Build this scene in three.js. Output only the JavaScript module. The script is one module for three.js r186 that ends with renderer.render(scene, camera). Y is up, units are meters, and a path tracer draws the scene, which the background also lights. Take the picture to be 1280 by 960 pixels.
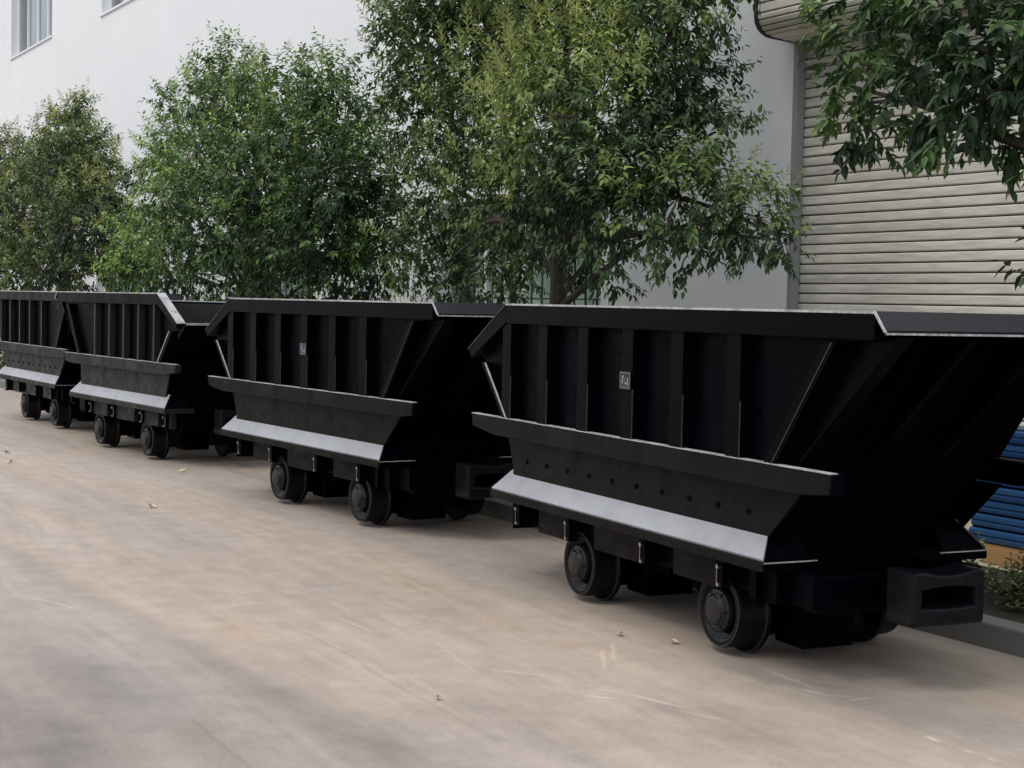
import * as THREE from 'three';
import { mergeGeometries } from 'three/addons/utils/BufferGeometryUtils.js';
import { RoundedBoxGeometry } from 'three/addons/geometries/RoundedBoxGeometry.js';

// ---------------------------------------------------------------- camera, sky, sun, exposure
const scene = new THREE.Scene();
const EYE = new THREE.Vector3(0, 1.5517, 0), PITCH = 0.05, ROLL = 0.0217, FOC = 1992.73;
const camera = new THREE.PerspectiveCamera(2 * Math.atan(480 / FOC) * 180 / Math.PI, 4 / 3, 0.1, 600);
camera.position.copy(EYE);
camera.rotation.set(-PITCH, 0, ROLL, 'YXZ');
scene.add(camera);

const renderer = new THREE.WebGLRenderer({ antialias: true });
renderer.toneMapping = THREE.LinearToneMapping;
renderer.toneMappingExposure = 1.42;
renderer.shadowMap.enabled = true;

function rng(seed) { let s = seed >>> 0; return () => { s = (s + 0x6D2B79F5) | 0; let t = Math.imul(s ^ (s >>> 15), 1 | s); t = (t + Math.imul(t ^ (t >>> 7), 61 | t)) ^ t; return ((t ^ (t >>> 14)) >>> 0) / 4294967296; }; }
function hash2(x, y, s) { let h = Math.imul(x, 374761393) + Math.imul(y, 668265263) + Math.imul(s, 974634777); h = Math.imul(h ^ (h >>> 13), 1274126177); return ((h ^ (h >>> 16)) >>> 0) / 4294967296; }
function vnoise(x, y, s = 0) {
  const xi = Math.floor(x), yi = Math.floor(y); let fx = x - xi, fy = y - yi;
  fx = fx * fx * (3 - 2 * fx); fy = fy * fy * (3 - 2 * fy);
  const a = hash2(xi, yi, s), b = hash2(xi + 1, yi, s), c = hash2(xi, yi + 1, s), d = hash2(xi + 1, yi + 1, s);
  return a + (b - a) * fx + (c - a) * fy + (a - b - c + d) * fx * fy;
}
function fbm(x, y, o, s = 0) { let v = 0, a = 0.5, t = 0; for (let i = 0; i < o; i++) { v += a * vnoise(x, y, s + i * 17); t += a; a *= 0.5; x *= 2.03; y *= 2.03; } return v / t; }

{ // overcast sky: bright overhead, dimmer towards the horizon, soft cloud relief
  const W = 512, H = 256, data = new Float32Array(W * H * 4);
  for (let j = 0; j < H; j++) for (let i = 0; i < W; i++) {
    const el = ((j + 0.5) / H - 0.5) * Math.PI, az = (i + 0.5) / W * Math.PI * 2;
    const s = Math.max(Math.sin(el), 0), k = 1.5 * (1 + 2 * s) / 3;
    const q = 1 / (0.35 + s), cl = fbm(Math.cos(az) * q * 1.3 + 7, Math.sin(az) * q * 1.3 + 3, 4, 5);
    const m = el > 0 ? k * (0.86 + 0.28 * cl) : 0.25, o = (j * W + i) * 4;
    data[o] = m * 0.955; data[o + 1] = m * 0.99; data[o + 2] = m * 1.06; data[o + 3] = 1;
  }
  const sky = new THREE.DataTexture(data, W, H, THREE.RGBAFormat, THREE.FloatType);
  sky.mapping = THREE.EquirectangularReflectionMapping; sky.magFilter = THREE.LinearFilter; sky.minFilter = THREE.LinearFilter; sky.needsUpdate = true;
  scene.background = sky; scene.environment = sky;
}
const sun = new THREE.DirectionalLight(0xfff1dd, 0.7);
sun.position.set(-28, 52, 9); sun.target.position.set(0, 0, -12); scene.add(sun, sun.target);
sun.castShadow = true; sun.shadow.radius = 28; sun.shadow.mapSize.set(2048, 2048);
Object.assign(sun.shadow.camera, { left: -45, right: 45, top: 45, bottom: -45, near: 1, far: 140 });

// ---------------------------------------------------------------- the yard's own frame: u runs along the row of cars (towards the viewer), w away from the viewer
const A = 0.515, TH = A - Math.PI / 2;
const D = new THREE.Vector3(Math.sin(A), 0, Math.cos(A)), N = new THREE.Vector3(Math.cos(A), 0, -Math.sin(A));
const place = (u, w, y = 0) => new THREE.Vector3(D.x * u + N.x * w, y, D.z * u + N.z * w);
function ray(px, py) {           // direction of sight through a point of the 1280 x 960 photograph (used to read off real positions)
  const X0 = px - 640, Y0 = py - 480, cr = Math.cos(ROLL), sr = Math.sin(ROLL);
  const X = cr * X0 + sr * Y0, Y = -sr * X0 + cr * Y0, x = X / FOC, v = -Y / FOC, c = Math.cos(PITCH), s = Math.sin(PITCH);
  return new THREE.Vector3(x, v * c - s, -(c + v * s));
}
function onPlane(px, py, w) { const r = ray(px, py), t = (w - EYE.dot(N)) / r.dot(N); return EYE.clone().addScaledVector(r, t); }
function onGround(px, py, y = 0) { const r = ray(px, py), t = (y - EYE.y) / r.y, P = EYE.clone().addScaledVector(r, t); return [P.dot(D), P.dot(N)]; }

// ---------------------------------------------------------------- scene-building helpers
const counts = {};
function numbered(n) { const c = counts[n] = (counts[n] ?? -1) + 1; return c ? n + '_' + String(c).padStart(3, '0') : n; }
function tag(o, label, category, group) { o.userData.label = label; o.userData.category = category; if (group) o.userData.group = group; return o; }
function thing(name, label, category, u, w, y = 0, turn = 0, group) {
  const g = new THREE.Group(); g.name = numbered(name); g.position.copy(place(u, w, y)); g.rotation.y = TH + turn; scene.add(g);
  return tag(g, label, category, group);
}
function part(name, geo, mat, parent, label) {
  if (Array.isArray(geo)) geo = geo.length > 1 ? mergeGeometries(geo.map(g => { g = g.index ? g.toNonIndexed() : g; for (const k of Object.keys(g.attributes)) if (!['position', 'normal', 'uv'].includes(k)) g.deleteAttribute(k); return g; })) : geo[0];
  const m = new THREE.Mesh(geo, mat); m.name = name; m.castShadow = m.receiveShadow = true; parent.add(m);
  if (label) m.userData.label = label;
  return m;
}
function struct(name, geo, mat, parent = scene) { const m = part(name, geo, mat, parent); m.userData.kind = 'structure'; return m; }
function boxUV(g) {              // uv in metres, by the dominant direction of each face
  g = g.index ? g.toNonIndexed() : g; g.computeVertexNormals();
  const p = g.attributes.position, n = g.attributes.normal, uv = new Float32Array(p.count * 2);
  for (let i = 0; i < p.count; i++) {
    const ax = Math.abs(n.getX(i)), ay = Math.abs(n.getY(i)), az = Math.abs(n.getZ(i));
    if (ay >= ax && ay >= az) { uv[2 * i] = p.getX(i); uv[2 * i + 1] = p.getZ(i); }
    else if (az >= ax) { uv[2 * i] = p.getX(i); uv[2 * i + 1] = p.getY(i); }
    else { uv[2 * i] = p.getZ(i); uv[2 * i + 1] = p.getY(i); }
  }
  g.setAttribute('uv', new THREE.BufferAttribute(uv, 2)); return g;
}
function box(x0, x1, y0, y1, z0, z1, r = 0) {
  const g = r ? new RoundedBoxGeometry(x1 - x0, y1 - y0, z1 - z0, 1, r) : new THREE.BoxGeometry(x1 - x0, y1 - y0, z1 - z0);
  g.translate((x0 + x1) / 2, (y0 + y1) / 2, (z0 + z1) / 2); return boxUV(g);
}
function shapeOf(pts) { return new THREE.Shape(pts.map(([x, y]) => new THREE.Vector2(x, y))); }
function plateXY(pts, z0, z1, bevel = 0) {   // outline in x, y; thickness in z
  const g = new THREE.ExtrudeGeometry(shapeOf(pts), { depth: z1 - z0 - 2 * bevel, bevelEnabled: bevel > 0, bevelSize: bevel, bevelOffset: -bevel, bevelThickness: bevel, bevelSegments: 1, curveSegments: 10 });
  g.translate(0, 0, z0 + bevel); return boxUV(g);
}
function prismX(pts, x0, x1, bevel = 0) {    // outline in z, y; length along x
  const g = new THREE.ExtrudeGeometry(shapeOf(pts.map(([z, y]) => [-z, y])), { depth: x1 - x0 - 2 * bevel, bevelEnabled: bevel > 0, bevelSize: bevel, bevelOffset: -bevel, bevelThickness: bevel, bevelSegments: 1 });
  g.translate(0, 0, x0 + bevel); g.rotateY(Math.PI / 2); return boxUV(g);
}
function hexa(a, b) {            // solid between two quads (each four points, same order)
  const P = [...a, ...b], f = [[0, 1, 2, 3], [7, 6, 5, 4], [0, 4, 5, 1], [1, 5, 6, 2], [2, 6, 7, 3], [3, 7, 4, 0]], v = [];
  for (const [i, j, k, l] of f) for (const q of [i, j, k, i, k, l]) v.push(...P[q]);
  const g = new THREE.BufferGeometry(); g.setAttribute('position', new THREE.Float32BufferAttribute(v, 3));
  g.computeVertexNormals(); g.computeBoundingBox();
  const c = P.reduce((s, q) => [s[0] + q[0] / 8, s[1] + q[1] / 8, s[2] + q[2] / 8], [0, 0, 0]);
  const pos = g.attributes.position, nor = g.attributes.normal;
  let s = 0; for (let i = 0; i < pos.count; i++) s += (pos.getX(i) - c[0]) * nor.getX(i) + (pos.getY(i) - c[1]) * nor.getY(i) + (pos.getZ(i) - c[2]) * nor.getZ(i);
  if (s < 0) { const a2 = pos.array; for (let i = 0; i < a2.length; i += 9) for (let k = 0; k < 3; k++) { const t = a2[i + 3 + k]; a2[i + 3 + k] = a2[i + 6 + k]; a2[i + 6 + k] = t; } }
  return boxUV(g);
}
function sheetXY(prof, z0, z1, t) {          // a bent sheet: polyline prof in x, y, running from z0 to z1, thickness t
  const out = [];
  for (let i = 0; i + 1 < prof.length; i++) {
    const [x0, y0] = prof[i], [x1, y1] = prof[i + 1], l = Math.hypot(x1 - x0, y1 - y0), nx = -(y1 - y0) / l * t, ny = (x1 - x0) / l * t;
    out.push(hexa([[x0, y0, z0], [x1, y1, z0], [x1 + nx, y1 + ny, z0], [x0 + nx, y0 + ny, z0]], [[x0, y0, z1], [x1, y1, z1], [x1 + nx, y1 + ny, z1], [x0 + nx, y0 + ny, z1]]));
  }
  return mergeGeometries(out);
}
function cyl(r, x, y, z0, z1, seg = 14) { const g = new THREE.CylinderGeometry(r, r, z1 - z0, seg); g.rotateX(Math.PI / 2); g.translate(x, y, (z0 + z1) / 2); return g; }
function dataTex(W, H, fn, srgb, ru = 1, rv = 1) {
  const d = new Uint8Array(W * H * 4);
  for (let j = 0; j < H; j++) for (let i = 0; i < W; i++) { const c = fn(i, j), o = (j * W + i) * 4; d[o] = c[0]; d[o + 1] = c[1]; d[o + 2] = c[2]; d[o + 3] = 255; }
  const t = new THREE.DataTexture(d, W, H, THREE.RGBAFormat); t.wrapS = t.wrapT = THREE.MirroredRepeatWrapping; t.magFilter = THREE.LinearFilter; t.minFilter = THREE.LinearMipmapLinearFilter; t.generateMipmaps = true;
  if (srgb) t.colorSpace = THREE.SRGBColorSpace; t.repeat.set(ru, rv); t.needsUpdate = true; return t;
}
const lin2s = v => 255 * (v <= 0.0031308 ? 12.92 * v : 1.055 * Math.pow(v, 1 / 2.4) - 0.055);
const clamp = (v, a = 0, b = 1) => Math.min(b, Math.max(a, v));
const smooth = (a, b, v) => { v = clamp((v - a) / (b - a)); return v * v * (3 - 2 * v); };
const lin = (r, g, b) => new THREE.Color().setRGB(r, g, b);

// ---------------------------------------------------------------- materials
const grain = dataTex(512, 512, (i, j) => { const v = 255 * (0.5 * hash2(i, j, 3) + 0.5 * fbm(i / 9, j / 9, 3, 8)); return [v, v, v]; }, false, 2, 2);
const mottle = dataTex(512, 512, (i, j) => { const v = 175 + 80 * (fbm(i / 60, j / 60, 5, 21) - 0.5) * 2 - 60 * smooth(0.60, 0.75, fbm(i / 16, j / 16, 4, 27)); return [v, v, v]; }, false, 0.8, 0.8);
const dustMap = dataTex(512, 512, (i, j) => { const a = fbm(i / 46, j / 46, 5, 31), b = fbm(i / 7, j / 160, 3, 44), v = 205 + 50 * clamp(0.5 + 1.5 * (a - 0.5) + 0.35 * (b - 0.5)); return [v, v * 0.985, v * 0.97]; }, true, 0.7, 0.7);
const wornMap = dataTex(512, 512, (i, j) => { const v = 205 + 50 * smooth(0.34, 0.62, 0.6 * fbm(i / 26, j / 26, 3, 151) + 0.4 * fbm(i / 5, j / 5, 2, 154)); return [v, v, v]; }, true, 0.9, 0.9);
const softMap = dataTex(512, 512, (i, j) => { const v = 222 + 33 * clamp(0.5 + 1.2 * (fbm(i / 70, j / 30, 5, 131) - 0.5) + 0.5 * (fbm(i / 12, j / 5, 3, 144) - 0.5)); return [v, v, v]; }, true, 0.7, 0.7);
const paint = (r, g, b, rough, spec = 0.5, extra = {}) => new THREE.MeshPhysicalMaterial({ color: lin(r, g, b), roughness: rough, specularIntensity: spec, roughnessMap: mottle, ...extra });
const M = {
  black: paint(0.0008, 0.0010, 0.0025, 0.6, 0.05),
  rib: paint(0.0013, 0.0014, 0.0021, 0.5, 0.06),
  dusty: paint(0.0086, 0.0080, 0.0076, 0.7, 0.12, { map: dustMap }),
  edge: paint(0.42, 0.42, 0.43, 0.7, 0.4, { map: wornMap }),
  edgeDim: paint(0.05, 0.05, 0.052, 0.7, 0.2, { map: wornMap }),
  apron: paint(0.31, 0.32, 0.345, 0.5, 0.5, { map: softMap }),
  wheel: paint(0.0045, 0.0045, 0.0055, 0.5, 0.25),
  hub: paint(0.015, 0.0148, 0.016, 0.45, 0.4),
  steel: new THREE.MeshStandardMaterial({ color: lin(0.45, 0.43, 0.41), roughness: 0.35, metalness: 1 }),
  inner: paint(0.02, 0.016, 0.015, 0.8, 0.2),
  tag: null,
};
const wallMap = dataTex(1024, 1024, (i, j) => {
  const u = i / 1024 * 12, y = j / 1024 * 12, a = fbm(u * 0.5, y * 0.5, 4, 3), b = fbm(u * 3.2, y * 0.35, 3, 9), c = hash2(i, j, 4);
  const v = 0.74 + 0.07 * (a - 0.5) + 0.02 * (b - 0.5) + 0.012 * (c - 0.5) - 0.10 * smooth(2.4, 0.3, y) * (0.6 + 0.8 * (b - 0.2));
  return [lin2s(v * 0.975), lin2s(v), lin2s(v * 1.035)];
}, true, 1 / 12, 1 / 12);
const plaster = new THREE.MeshStandardMaterial({ color: 0xffffff, map: wallMap, roughness: 0.9, bumpMap: grain, bumpScale: 0.0015 });

// ground: bare concrete yard, wheel-worn along the row; stains, scuffs and hairline cracks
const GU = 16, GW = 8, GU0 = -4, TW = 2048, THt = 1024;
const scuffs = [[[420, 772], [470, 792], .5], [[540, 800], [600, 845], .3], [[600, 836], [690, 846], .35], [[690, 850], [790, 868], .4], [[780, 866], [880, 892], .8], [[836, 886], [912, 902], .6], [[30, 745], [100, 762], .5], [[720, 868], [780, 875], .5],
  [[1003, 862], [1030, 868], .9], [[1020, 868], [1075, 872], .5], [[1060, 876], [1090, 872], .7], [[1158, 920], [1176, 928], .8], [[1206, 938], [1216, 942], .9], [[752, 810], [756, 840], .7], [[764, 798], [768, 830], .5], [[270, 760], [330, 752], .5], [[940, 830], [1030, 866], .4], [[660, 735], [720, 760], .35], [[560, 640], [660, 690], .15]]
  .map(([a, b, k]) => [...onGround(...a), ...onGround(...b), k]);
const stains = [[105, 845, .5, .18, .2], [1010, 856, .7, .3, .34], [640, 905, .5, .22, .18], [890, 905, .45, .2, .16], [730, 640, .8, .35, .06], [300, 700, 1.2, .3, .08], [60, 930, .7, .3, .25], [350, 870, 1.0, .2, .2], [470, 935, .6, .2, .2], [700, 720, .7, .25, .12], [1000, 800, 1.0, .4, .2], [830, 745, .7, .4, .15], [970, 920, .6, .3, .13]]
  .map(([px, py, su, sw, k]) => [...onGround(px, py), su, sw, k]);
const pinks = [[600, 775, .35, .12], [700, 800, .4, .15], [300, 790, .25, .1], [500, 720, .8, .2], [820, 850, .6, .15]].map(([px, py, su, sw]) => [...onGround(px, py), su, sw]);
const cracks = [[[0, 655], [210, 642]], [[1200, 955], [1280, 938]], [[380, 790], [620, 925]], [[240, 900], [310, 960]]].map(([a, b]) => [...onGround(...a), ...onGround(...b)]);
function segDist(u, w, a, b, c, d) { const dx = c - a, dy = d - b, t = clamp(((u - a) * dx + (w - b) * dy) / (dx * dx + dy * dy)); return [Math.hypot(u - a - t * dx, w - b - t * dy), t]; }
const groundMap = dataTex(TW, THt, (i, j) => {
  const u = GU0 - i / TW * GU, w = j / THt * GW;
  const wob = 0.35 * (fbm(u * 0.35, w * 0.5, 2, 71) - 0.5);
  const broad = fbm(u * 0.35 + 9, w * 0.6, 4, 11), streak = fbm(u * 0.55, (w + wob) * 5.5, 4, 23), fineS = fbm(u * 1.4, (w + wob + u * 0.05) * 22, 3, 37), g = hash2(i, j, 6), pit = fbm(u * 9, w * 9, 3, 55);
  let v = 0.288 + 0.10 * (broad - 0.5) + 0.07 * (streak - 0.5) + 0.06 * (fineS - 0.5) + 0.045 * (g - 0.5) + 0.075 * (pit - 0.5);
  let warm = 0.5 + 0.9 * (fbm(u * 0.5 + 3, w * 1.6, 4, 91) - 0.5);
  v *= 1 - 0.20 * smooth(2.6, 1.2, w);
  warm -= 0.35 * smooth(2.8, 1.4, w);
  for (const [a, b, su, sw, k] of stains) { const e = ((u - a) / su) ** 2 + ((w - b) / sw) ** 2; if (e < 6) v *= 1 - k * Math.exp(-e) * (0.5 + fbm(u * 4, w * 9, 3, 61)); }
  for (const [a, b, su, sw] of pinks) { const e = ((u - a) / su) ** 2 + ((w - b) / sw) ** 2; if (e < 6) warm += 0.9 * Math.exp(-e) * fbm(u * 5, w * 9, 3, 66); }
  // wheel tracks: two pairs of long arcs that darken and polish the slab
  for (const [w0, s, amp] of [[2.15, 0.055, .12], [3.05, 0.03, .07], [1.55, 0.07, .13], [4.35, 0.005, .10]]) {
    const q = w - (w0 + s * (u + 8) + 0.012 * (u + 8) ** 2 * 0.3); v *= 1 - amp * Math.exp(-((q / 0.11) ** 2)) * (0.35 + 1.2 * (fineS - 0.1));
  }
  for (const [a, b, c, d, k] of scuffs) {
    const [q, t] = segDist(u, w + 0.02 * (pit - 0.5), a, b, c, d);
    if (q < 0.05) v += 0.22 * k * Math.exp(-((q / 0.010) ** 2)) * Math.sin(Math.PI * clamp(t, 0.04, 0.96)) * (0.3 + fbm(u * 14, w * 14, 2, 77));
  }
  for (const [a, b, c, d] of cracks) { const [q] = segDist(u, w + 0.05 * (fbm(u * 3, w * 3, 3, 82) - 0.5), a, b, c, d); if (q < 0.04) v *= 1 - 0.16 * Math.exp(-((q / 0.010) ** 2)); }
  v = clamp(v, 0.05, 0.7);
  return [lin2s(v * (1.095 + 0.11 * warm)), lin2s(v * (0.96 + 0.0 * warm)), lin2s(v * (0.86 - 0.11 * warm))];
}, true, 1, 1);
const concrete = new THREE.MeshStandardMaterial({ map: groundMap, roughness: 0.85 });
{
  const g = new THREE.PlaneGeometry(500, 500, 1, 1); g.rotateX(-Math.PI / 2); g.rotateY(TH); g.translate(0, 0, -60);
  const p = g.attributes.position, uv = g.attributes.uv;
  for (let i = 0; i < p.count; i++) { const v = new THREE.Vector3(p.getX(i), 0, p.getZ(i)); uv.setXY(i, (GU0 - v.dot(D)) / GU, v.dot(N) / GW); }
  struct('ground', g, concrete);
}
const yard = new THREE.Group(); yard.rotation.y = TH;       // only used to turn setting pieces; they are re-parented to the scene below
function settle(m) { m.rotation.y = TH; scene.add(m); return m; }
const kerbMat = new THREE.MeshStandardMaterial({ color: lin(0.16, 0.155, 0.14), roughness: 0.9, bumpMap: grain, bumpScale: 0.003 });
settle(struct('kerb', box(-60, 30, -0.1, 0.12, -5.72, -5.57, 0.012), kerbMat, yard));
const soilMap = dataTex(256, 256, (i, j) => { const v = 0.5 * hash2(i >> 1, j >> 1, 9) + 0.5 * fbm(i / 20, j / 20, 4, 12); return [lin2s(0.03 + 0.06 * v), lin2s(0.024 + 0.045 * v), lin2s(0.018 + 0.03 * v)]; }, true, 1, 1);
settle(struct('soil', box(-60, 30, -0.1, 0.09, -6.95, -5.72), new THREE.MeshStandardMaterial({ map: soilMap, roughness: 1, bumpMap: grain, bumpScale: 0.02 }), yard));
settle(struct('pavement', box(-60, 30, -0.1, 0.03, -8.8, -6.95), new THREE.MeshStandardMaterial({ color: lin(0.42, 0.36, 0.27), roughness: 0.9, bumpMap: grain, bumpScale: 0.002 }), yard));

// ---------------------------------------------------------------- the factory building: white wall, windows, roller shutter door with its slatted hood
const BU = -10.8, BW = 8.8;
const hall = thing('factory_building', 'white plastered factory building with a wide ribbed roller shutter door and upper windows', 'building', BU, BW);
{
  const ux = u => u - BU;                                   // along the wall, from the shutter's left jamb
  const doorL = ux(-10.79), doorR = doorL + 5.2, doorTop = 4.6, wallTop = 11.2, wallL = -75, wallR = 16;
  const wins = [[ux(-41.46), ux(-37.2), 7.45, 9.45, 4, 'upper'], [ux(-32.97), ux(-28.7), 7.3, 9.3, 4, 'upper'], [ux(-50), ux(-45.7), 7.45, 9.45, 4, 'upper'], [ux(-24.5), ux(-20.3), 7.3, 9.3, 4, 'upper'], [ux(-16.3), ux(-12.2), 7.3, 9.3, 4, 'upper'],
    [ux(-17.5), ux(-13.75), 0.95, 2.75, 4, 'lower'], [ux(-33.2), ux(-29.4), 0.95, 2.2, 4, 'lower'], [ux(-25.2), ux(-21.4), 0.95, 2.68, 4, 'lower']];
  const s = shapeOf([[wallL, -0.1], [wallR, -0.1], [wallR, wallTop], [wallL, wallTop]]);
  const hole = (a, b, c, d) => s.holes.push(new THREE.Path([new THREE.Vector2(a, c), new THREE.Vector2(a, d), new THREE.Vector2(b, d), new THREE.Vector2(b, c)]));
  for (const [a, b, c, d] of wins) hole(a, b, c, d);
  hole(doorL, doorR, -0.05, doorTop);
  const wg = new THREE.ExtrudeGeometry(s, { depth: 0.26, bevelEnabled: false }); wg.translate(0, 0, -0.26);
  part('wall', boxUV(wg), plaster, hall);
  part('rear_wall', [box(wallL, wallR, -0.1, wallTop, -14.3, -14), box(wallL - 0.3, wallL, -0.1, wallTop, -14.3, 0), box(wallR, wallR + 0.3, -0.1, wallTop, -14.3, 0)], plaster, hall);
  part('roof', box(wallL - 0.3, wallR + 0.3, wallTop + 0.003, wallTop + 0.3, -14.4, 0.12), new THREE.MeshStandardMaterial({ color: lin(0.4, 0.4, 0.4), roughness: 0.9 }), hall);
  const frameW = new THREE.MeshStandardMaterial({ color: lin(0.72, 0.73, 0.73), roughness: 0.45 });
  const frameG = new THREE.MeshStandardMaterial({ color: lin(0.03, 0.05, 0.045), roughness: 0.5 });
  const glass = new THREE.MeshPhysicalMaterial({ color: lin(0.8, 0.86, 0.88), transmission: 1, thickness: 0, roughness: 0.02, ior: 1.5 });
  const glassG = new THREE.MeshPhysicalMaterial({ color: lin(0.90, 0.945, 0.925), transmission: 1, thickness: 0, roughness: 0.05, ior: 1.5 });
  const curtain = new THREE.MeshStandardMaterial({ color: lin(0.25, 0.29, 0.31), roughness: 0.9 });
  const blind = new THREE.MeshStandardMaterial({ color: lin(0.62, 0.68, 0.65), roughness: 0.9 });
  for (const [a, b, c, d, n, kind] of wins) {
    const up = kind === 'upper', z = -0.17, w = new THREE.Group(); w.name = 'window'; hall.add(w);
    const fr = [box(a, a + .06, c, d, z - .05, z), box(b - .06, b, c, d, z - .05, z), box(a + .06, b - .06, c, c + .06, z - .05, z), box(a + .06, b - .06, d - .06, d, z - .05, z)];
    part('window_frame', fr, frameW, w);
    const pw = (b - a - .12) / n;
    for (let i = 0; i < n; i++) {
      const x0 = a + .06 + i * pw;
      if (i) part('mullion', box(x0 - .035, x0 + .035, c + .06, d - .06, z - .055, z + .012), frameW, w);
      part('pane', box(x0 + (i ? .037 : .002), x0 + pw - (i < n - 1 ? .037 : .002), c + .062, d - .062, z - .034, z - .028), up ? glass : glassG, w);
      if (!up) { // green tinted panes with a slim dark grid of security bars
        const bars = []; for (let k = 1; k < 4; k++) bars.push(box(x0 + pw * k / 4 - .009, x0 + pw * k / 4 + .009, c + .06, d - .06, z + .02, z + .038));
        for (const yy of [c + .25, c + .66, c + 1.1, c + 1.5]) if (yy < d - .1) bars.push(box(x0 + .04, x0 + pw - .04, yy, yy + .018, z + .04, z + .055));
        part('window_bars', bars, frameG, w);
      }
    }
    part('window_sill', box(a - .04, b + .04, c - .05, c - .002, -0.1, 0.035, 0.006), plaster, w);
    if (up) { // hanging curtain with folds
      const N0 = 90, g = new THREE.PlaneGeometry(b - a, d - c, N0, 1), p = g.attributes.position;
      for (let i = 0; i < p.count; i++) p.setZ(i, 0.05 * Math.sin(p.getX(i) * 21) + 0.03 * Math.sin(p.getX(i) * 37 + 1));
      g.translate((a + b) / 2, (c + d) / 2, z - .35); g.computeVertexNormals(); part('curtain', g, curtain, w);
    } else { part('blind', box(a, b, c, d, z - .36, z - .35), blind, w); }
  }
  part('window_canopy', box(ux(-24.6), ux(-21.6), 2.72, 2.80, 0.002, 0.5, 0.01), frameW, hall);
  // white downpipes in front of the lower windows
  const pipeM = new THREE.MeshStandardMaterial({ color: lin(0.7, 0.7, 0.68), roughness: 0.4 });
  // roller shutter: separate slats, guide channels and the slatted hood with its rounded lower edge
  const slatMats = [0.93, 1, 1.05, 0.97].map((k, i) => new THREE.MeshStandardMaterial({ color: lin(0.82 * k, 0.81 * k, 0.755 * k), roughness: 0.55, map: dataTex(256, 64, (x, y) => { const v = 205 + 50 * fbm(x / 30 + i * 9, y / 5, 3, 40 + i); return [v, v * 0.995, v * 0.985]; }, true, 0.6, 3) }));
  const gapM = new THREE.MeshStandardMaterial({ color: lin(0.05, 0.047, 0.042), roughness: 0.8 });
  const door = new THREE.Group(); door.name = 'roller_shutter'; door.userData.label = 'pale beige ribbed roller shutter door, closed'; hall.add(door);
  const pitch = 0.083, rail = 0.065;
  const prof = [[-.012, 0], [0.004, .003], [0.010, .010], [0.011, .040], [0.009, .066], [0.004, .0725], [-.012, .0735]];     // z, y of one slat's outer face: a shallow roll with a dark lower joint
  const slatG = prismX([...prof.map(([z, y]) => [z, y]), [-.018, .0735], [-.018, 0]], doorL + rail - 0.02, doorR - rail + 0.02);
  let k = 0; for (let y = 0.03; y < doorTop - 0.02; y += pitch, k++) { const m = part('slat', slatG, slatMats[(k * 7 + (k >> 2)) % 4], door); m.position.set(0, y + 0.012, -0.10); }
  part('shutter_joint_web', box(doorL + rail - 0.02, doorR - rail + 0.02, 0.03, doorTop - 0.01, -0.124, -0.1185), gapM, door);
  const jambM = new THREE.MeshStandardMaterial({ color: lin(0.25, 0.255, 0.27), roughness: 0.5 });
  for (const x of [doorL, doorR - rail]) part('guide_channel', [box(x + .002, x + rail, 0, doorTop - .002, -0.078, 0.004, 0.004), box(x + .002, x + rail, 0, doorTop - .002, -0.2, -0.13)], jambM, door);
  // hood over the coil
  const hood = new THREE.Group(); hood.name = 'shutter_hood'; hall.add(hood);
  const hz = 0.40, hy = 3.86, hr = 0.17, hl = doorL - 0.03, hR = doorR + 0.03, htop = 5.4;
  const lower = []; for (let i = 0; i <= 5; i++) { const a = -Math.PI / 2 + i / 5 * Math.PI / 2; lower.push([hz - hr + hr * Math.cos(a), hy + hr + hr * Math.sin(a)]); }
  // flat strips: underside (rear to front), around the nose, then up the front
  const path = [[0.003, hy - 0.02], [0.075, hy - 0.015], [0.15, hy - 0.008], ...lower.filter((_, i) => i > 0)];
  for (let y = hy + hr + pitch; y < htop; y += pitch) path.push([hz, y]);
  for (let i = 0; i + 1 < path.length; i++) {
    const [za, ya] = path[i], [zb, yb] = path[i + 1], l = Math.hypot(zb - za, yb - ya), tz = (zb - za) / l, ty = (yb - ya) / l, nz = ty, ny = -tz, gap = 0.0045, o = 0.008;
    const q = (z, y) => [z, y];
    const A0 = q(za + tz * gap, ya + ty * gap), B0 = q(zb - tz * gap, yb - ty * gap);
    part('slat', prismX([A0, [A0[0] + nz * o * .9 + tz * .006, A0[1] + ny * o * .9 + ty * .006], [(A0[0] + B0[0]) / 2 + nz * o, (A0[1] + B0[1]) / 2 + ny * o], [B0[0] + nz * o * .9 - tz * .006, B0[1] + ny * o * .9 - ty * .006], B0].reverse(), hl + 0.04, hR - 0.04), slatMats[i % 4], hood);
  }
  part('hood_core', prismX([...path.map(([z, y]) => [Math.max(z - 0.004, 0.003), y + (z < hz - 0.01 ? 0.004 : 0)]), [0.003, htop - 0.05]], hl + 0.03, hR - 0.03), gapM, hood);
  const rim = [[0.002, hy - 0.03], [0.15, hy - 0.02], ...lower.map(([z, y]) => [z + 0.016 * (z - (hz - hr)) / hr + 0.002, y - 0.016]), [hz + 0.018, htop], [0.002, htop]];
  for (const x of [hl, hR - 0.03]) part('end_plate', prismX(rim, x, x + 0.03), new THREE.MeshStandardMaterial({ color: lin(0.025, 0.025, 0.028), roughness: 0.5 }), hood);
}

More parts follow.
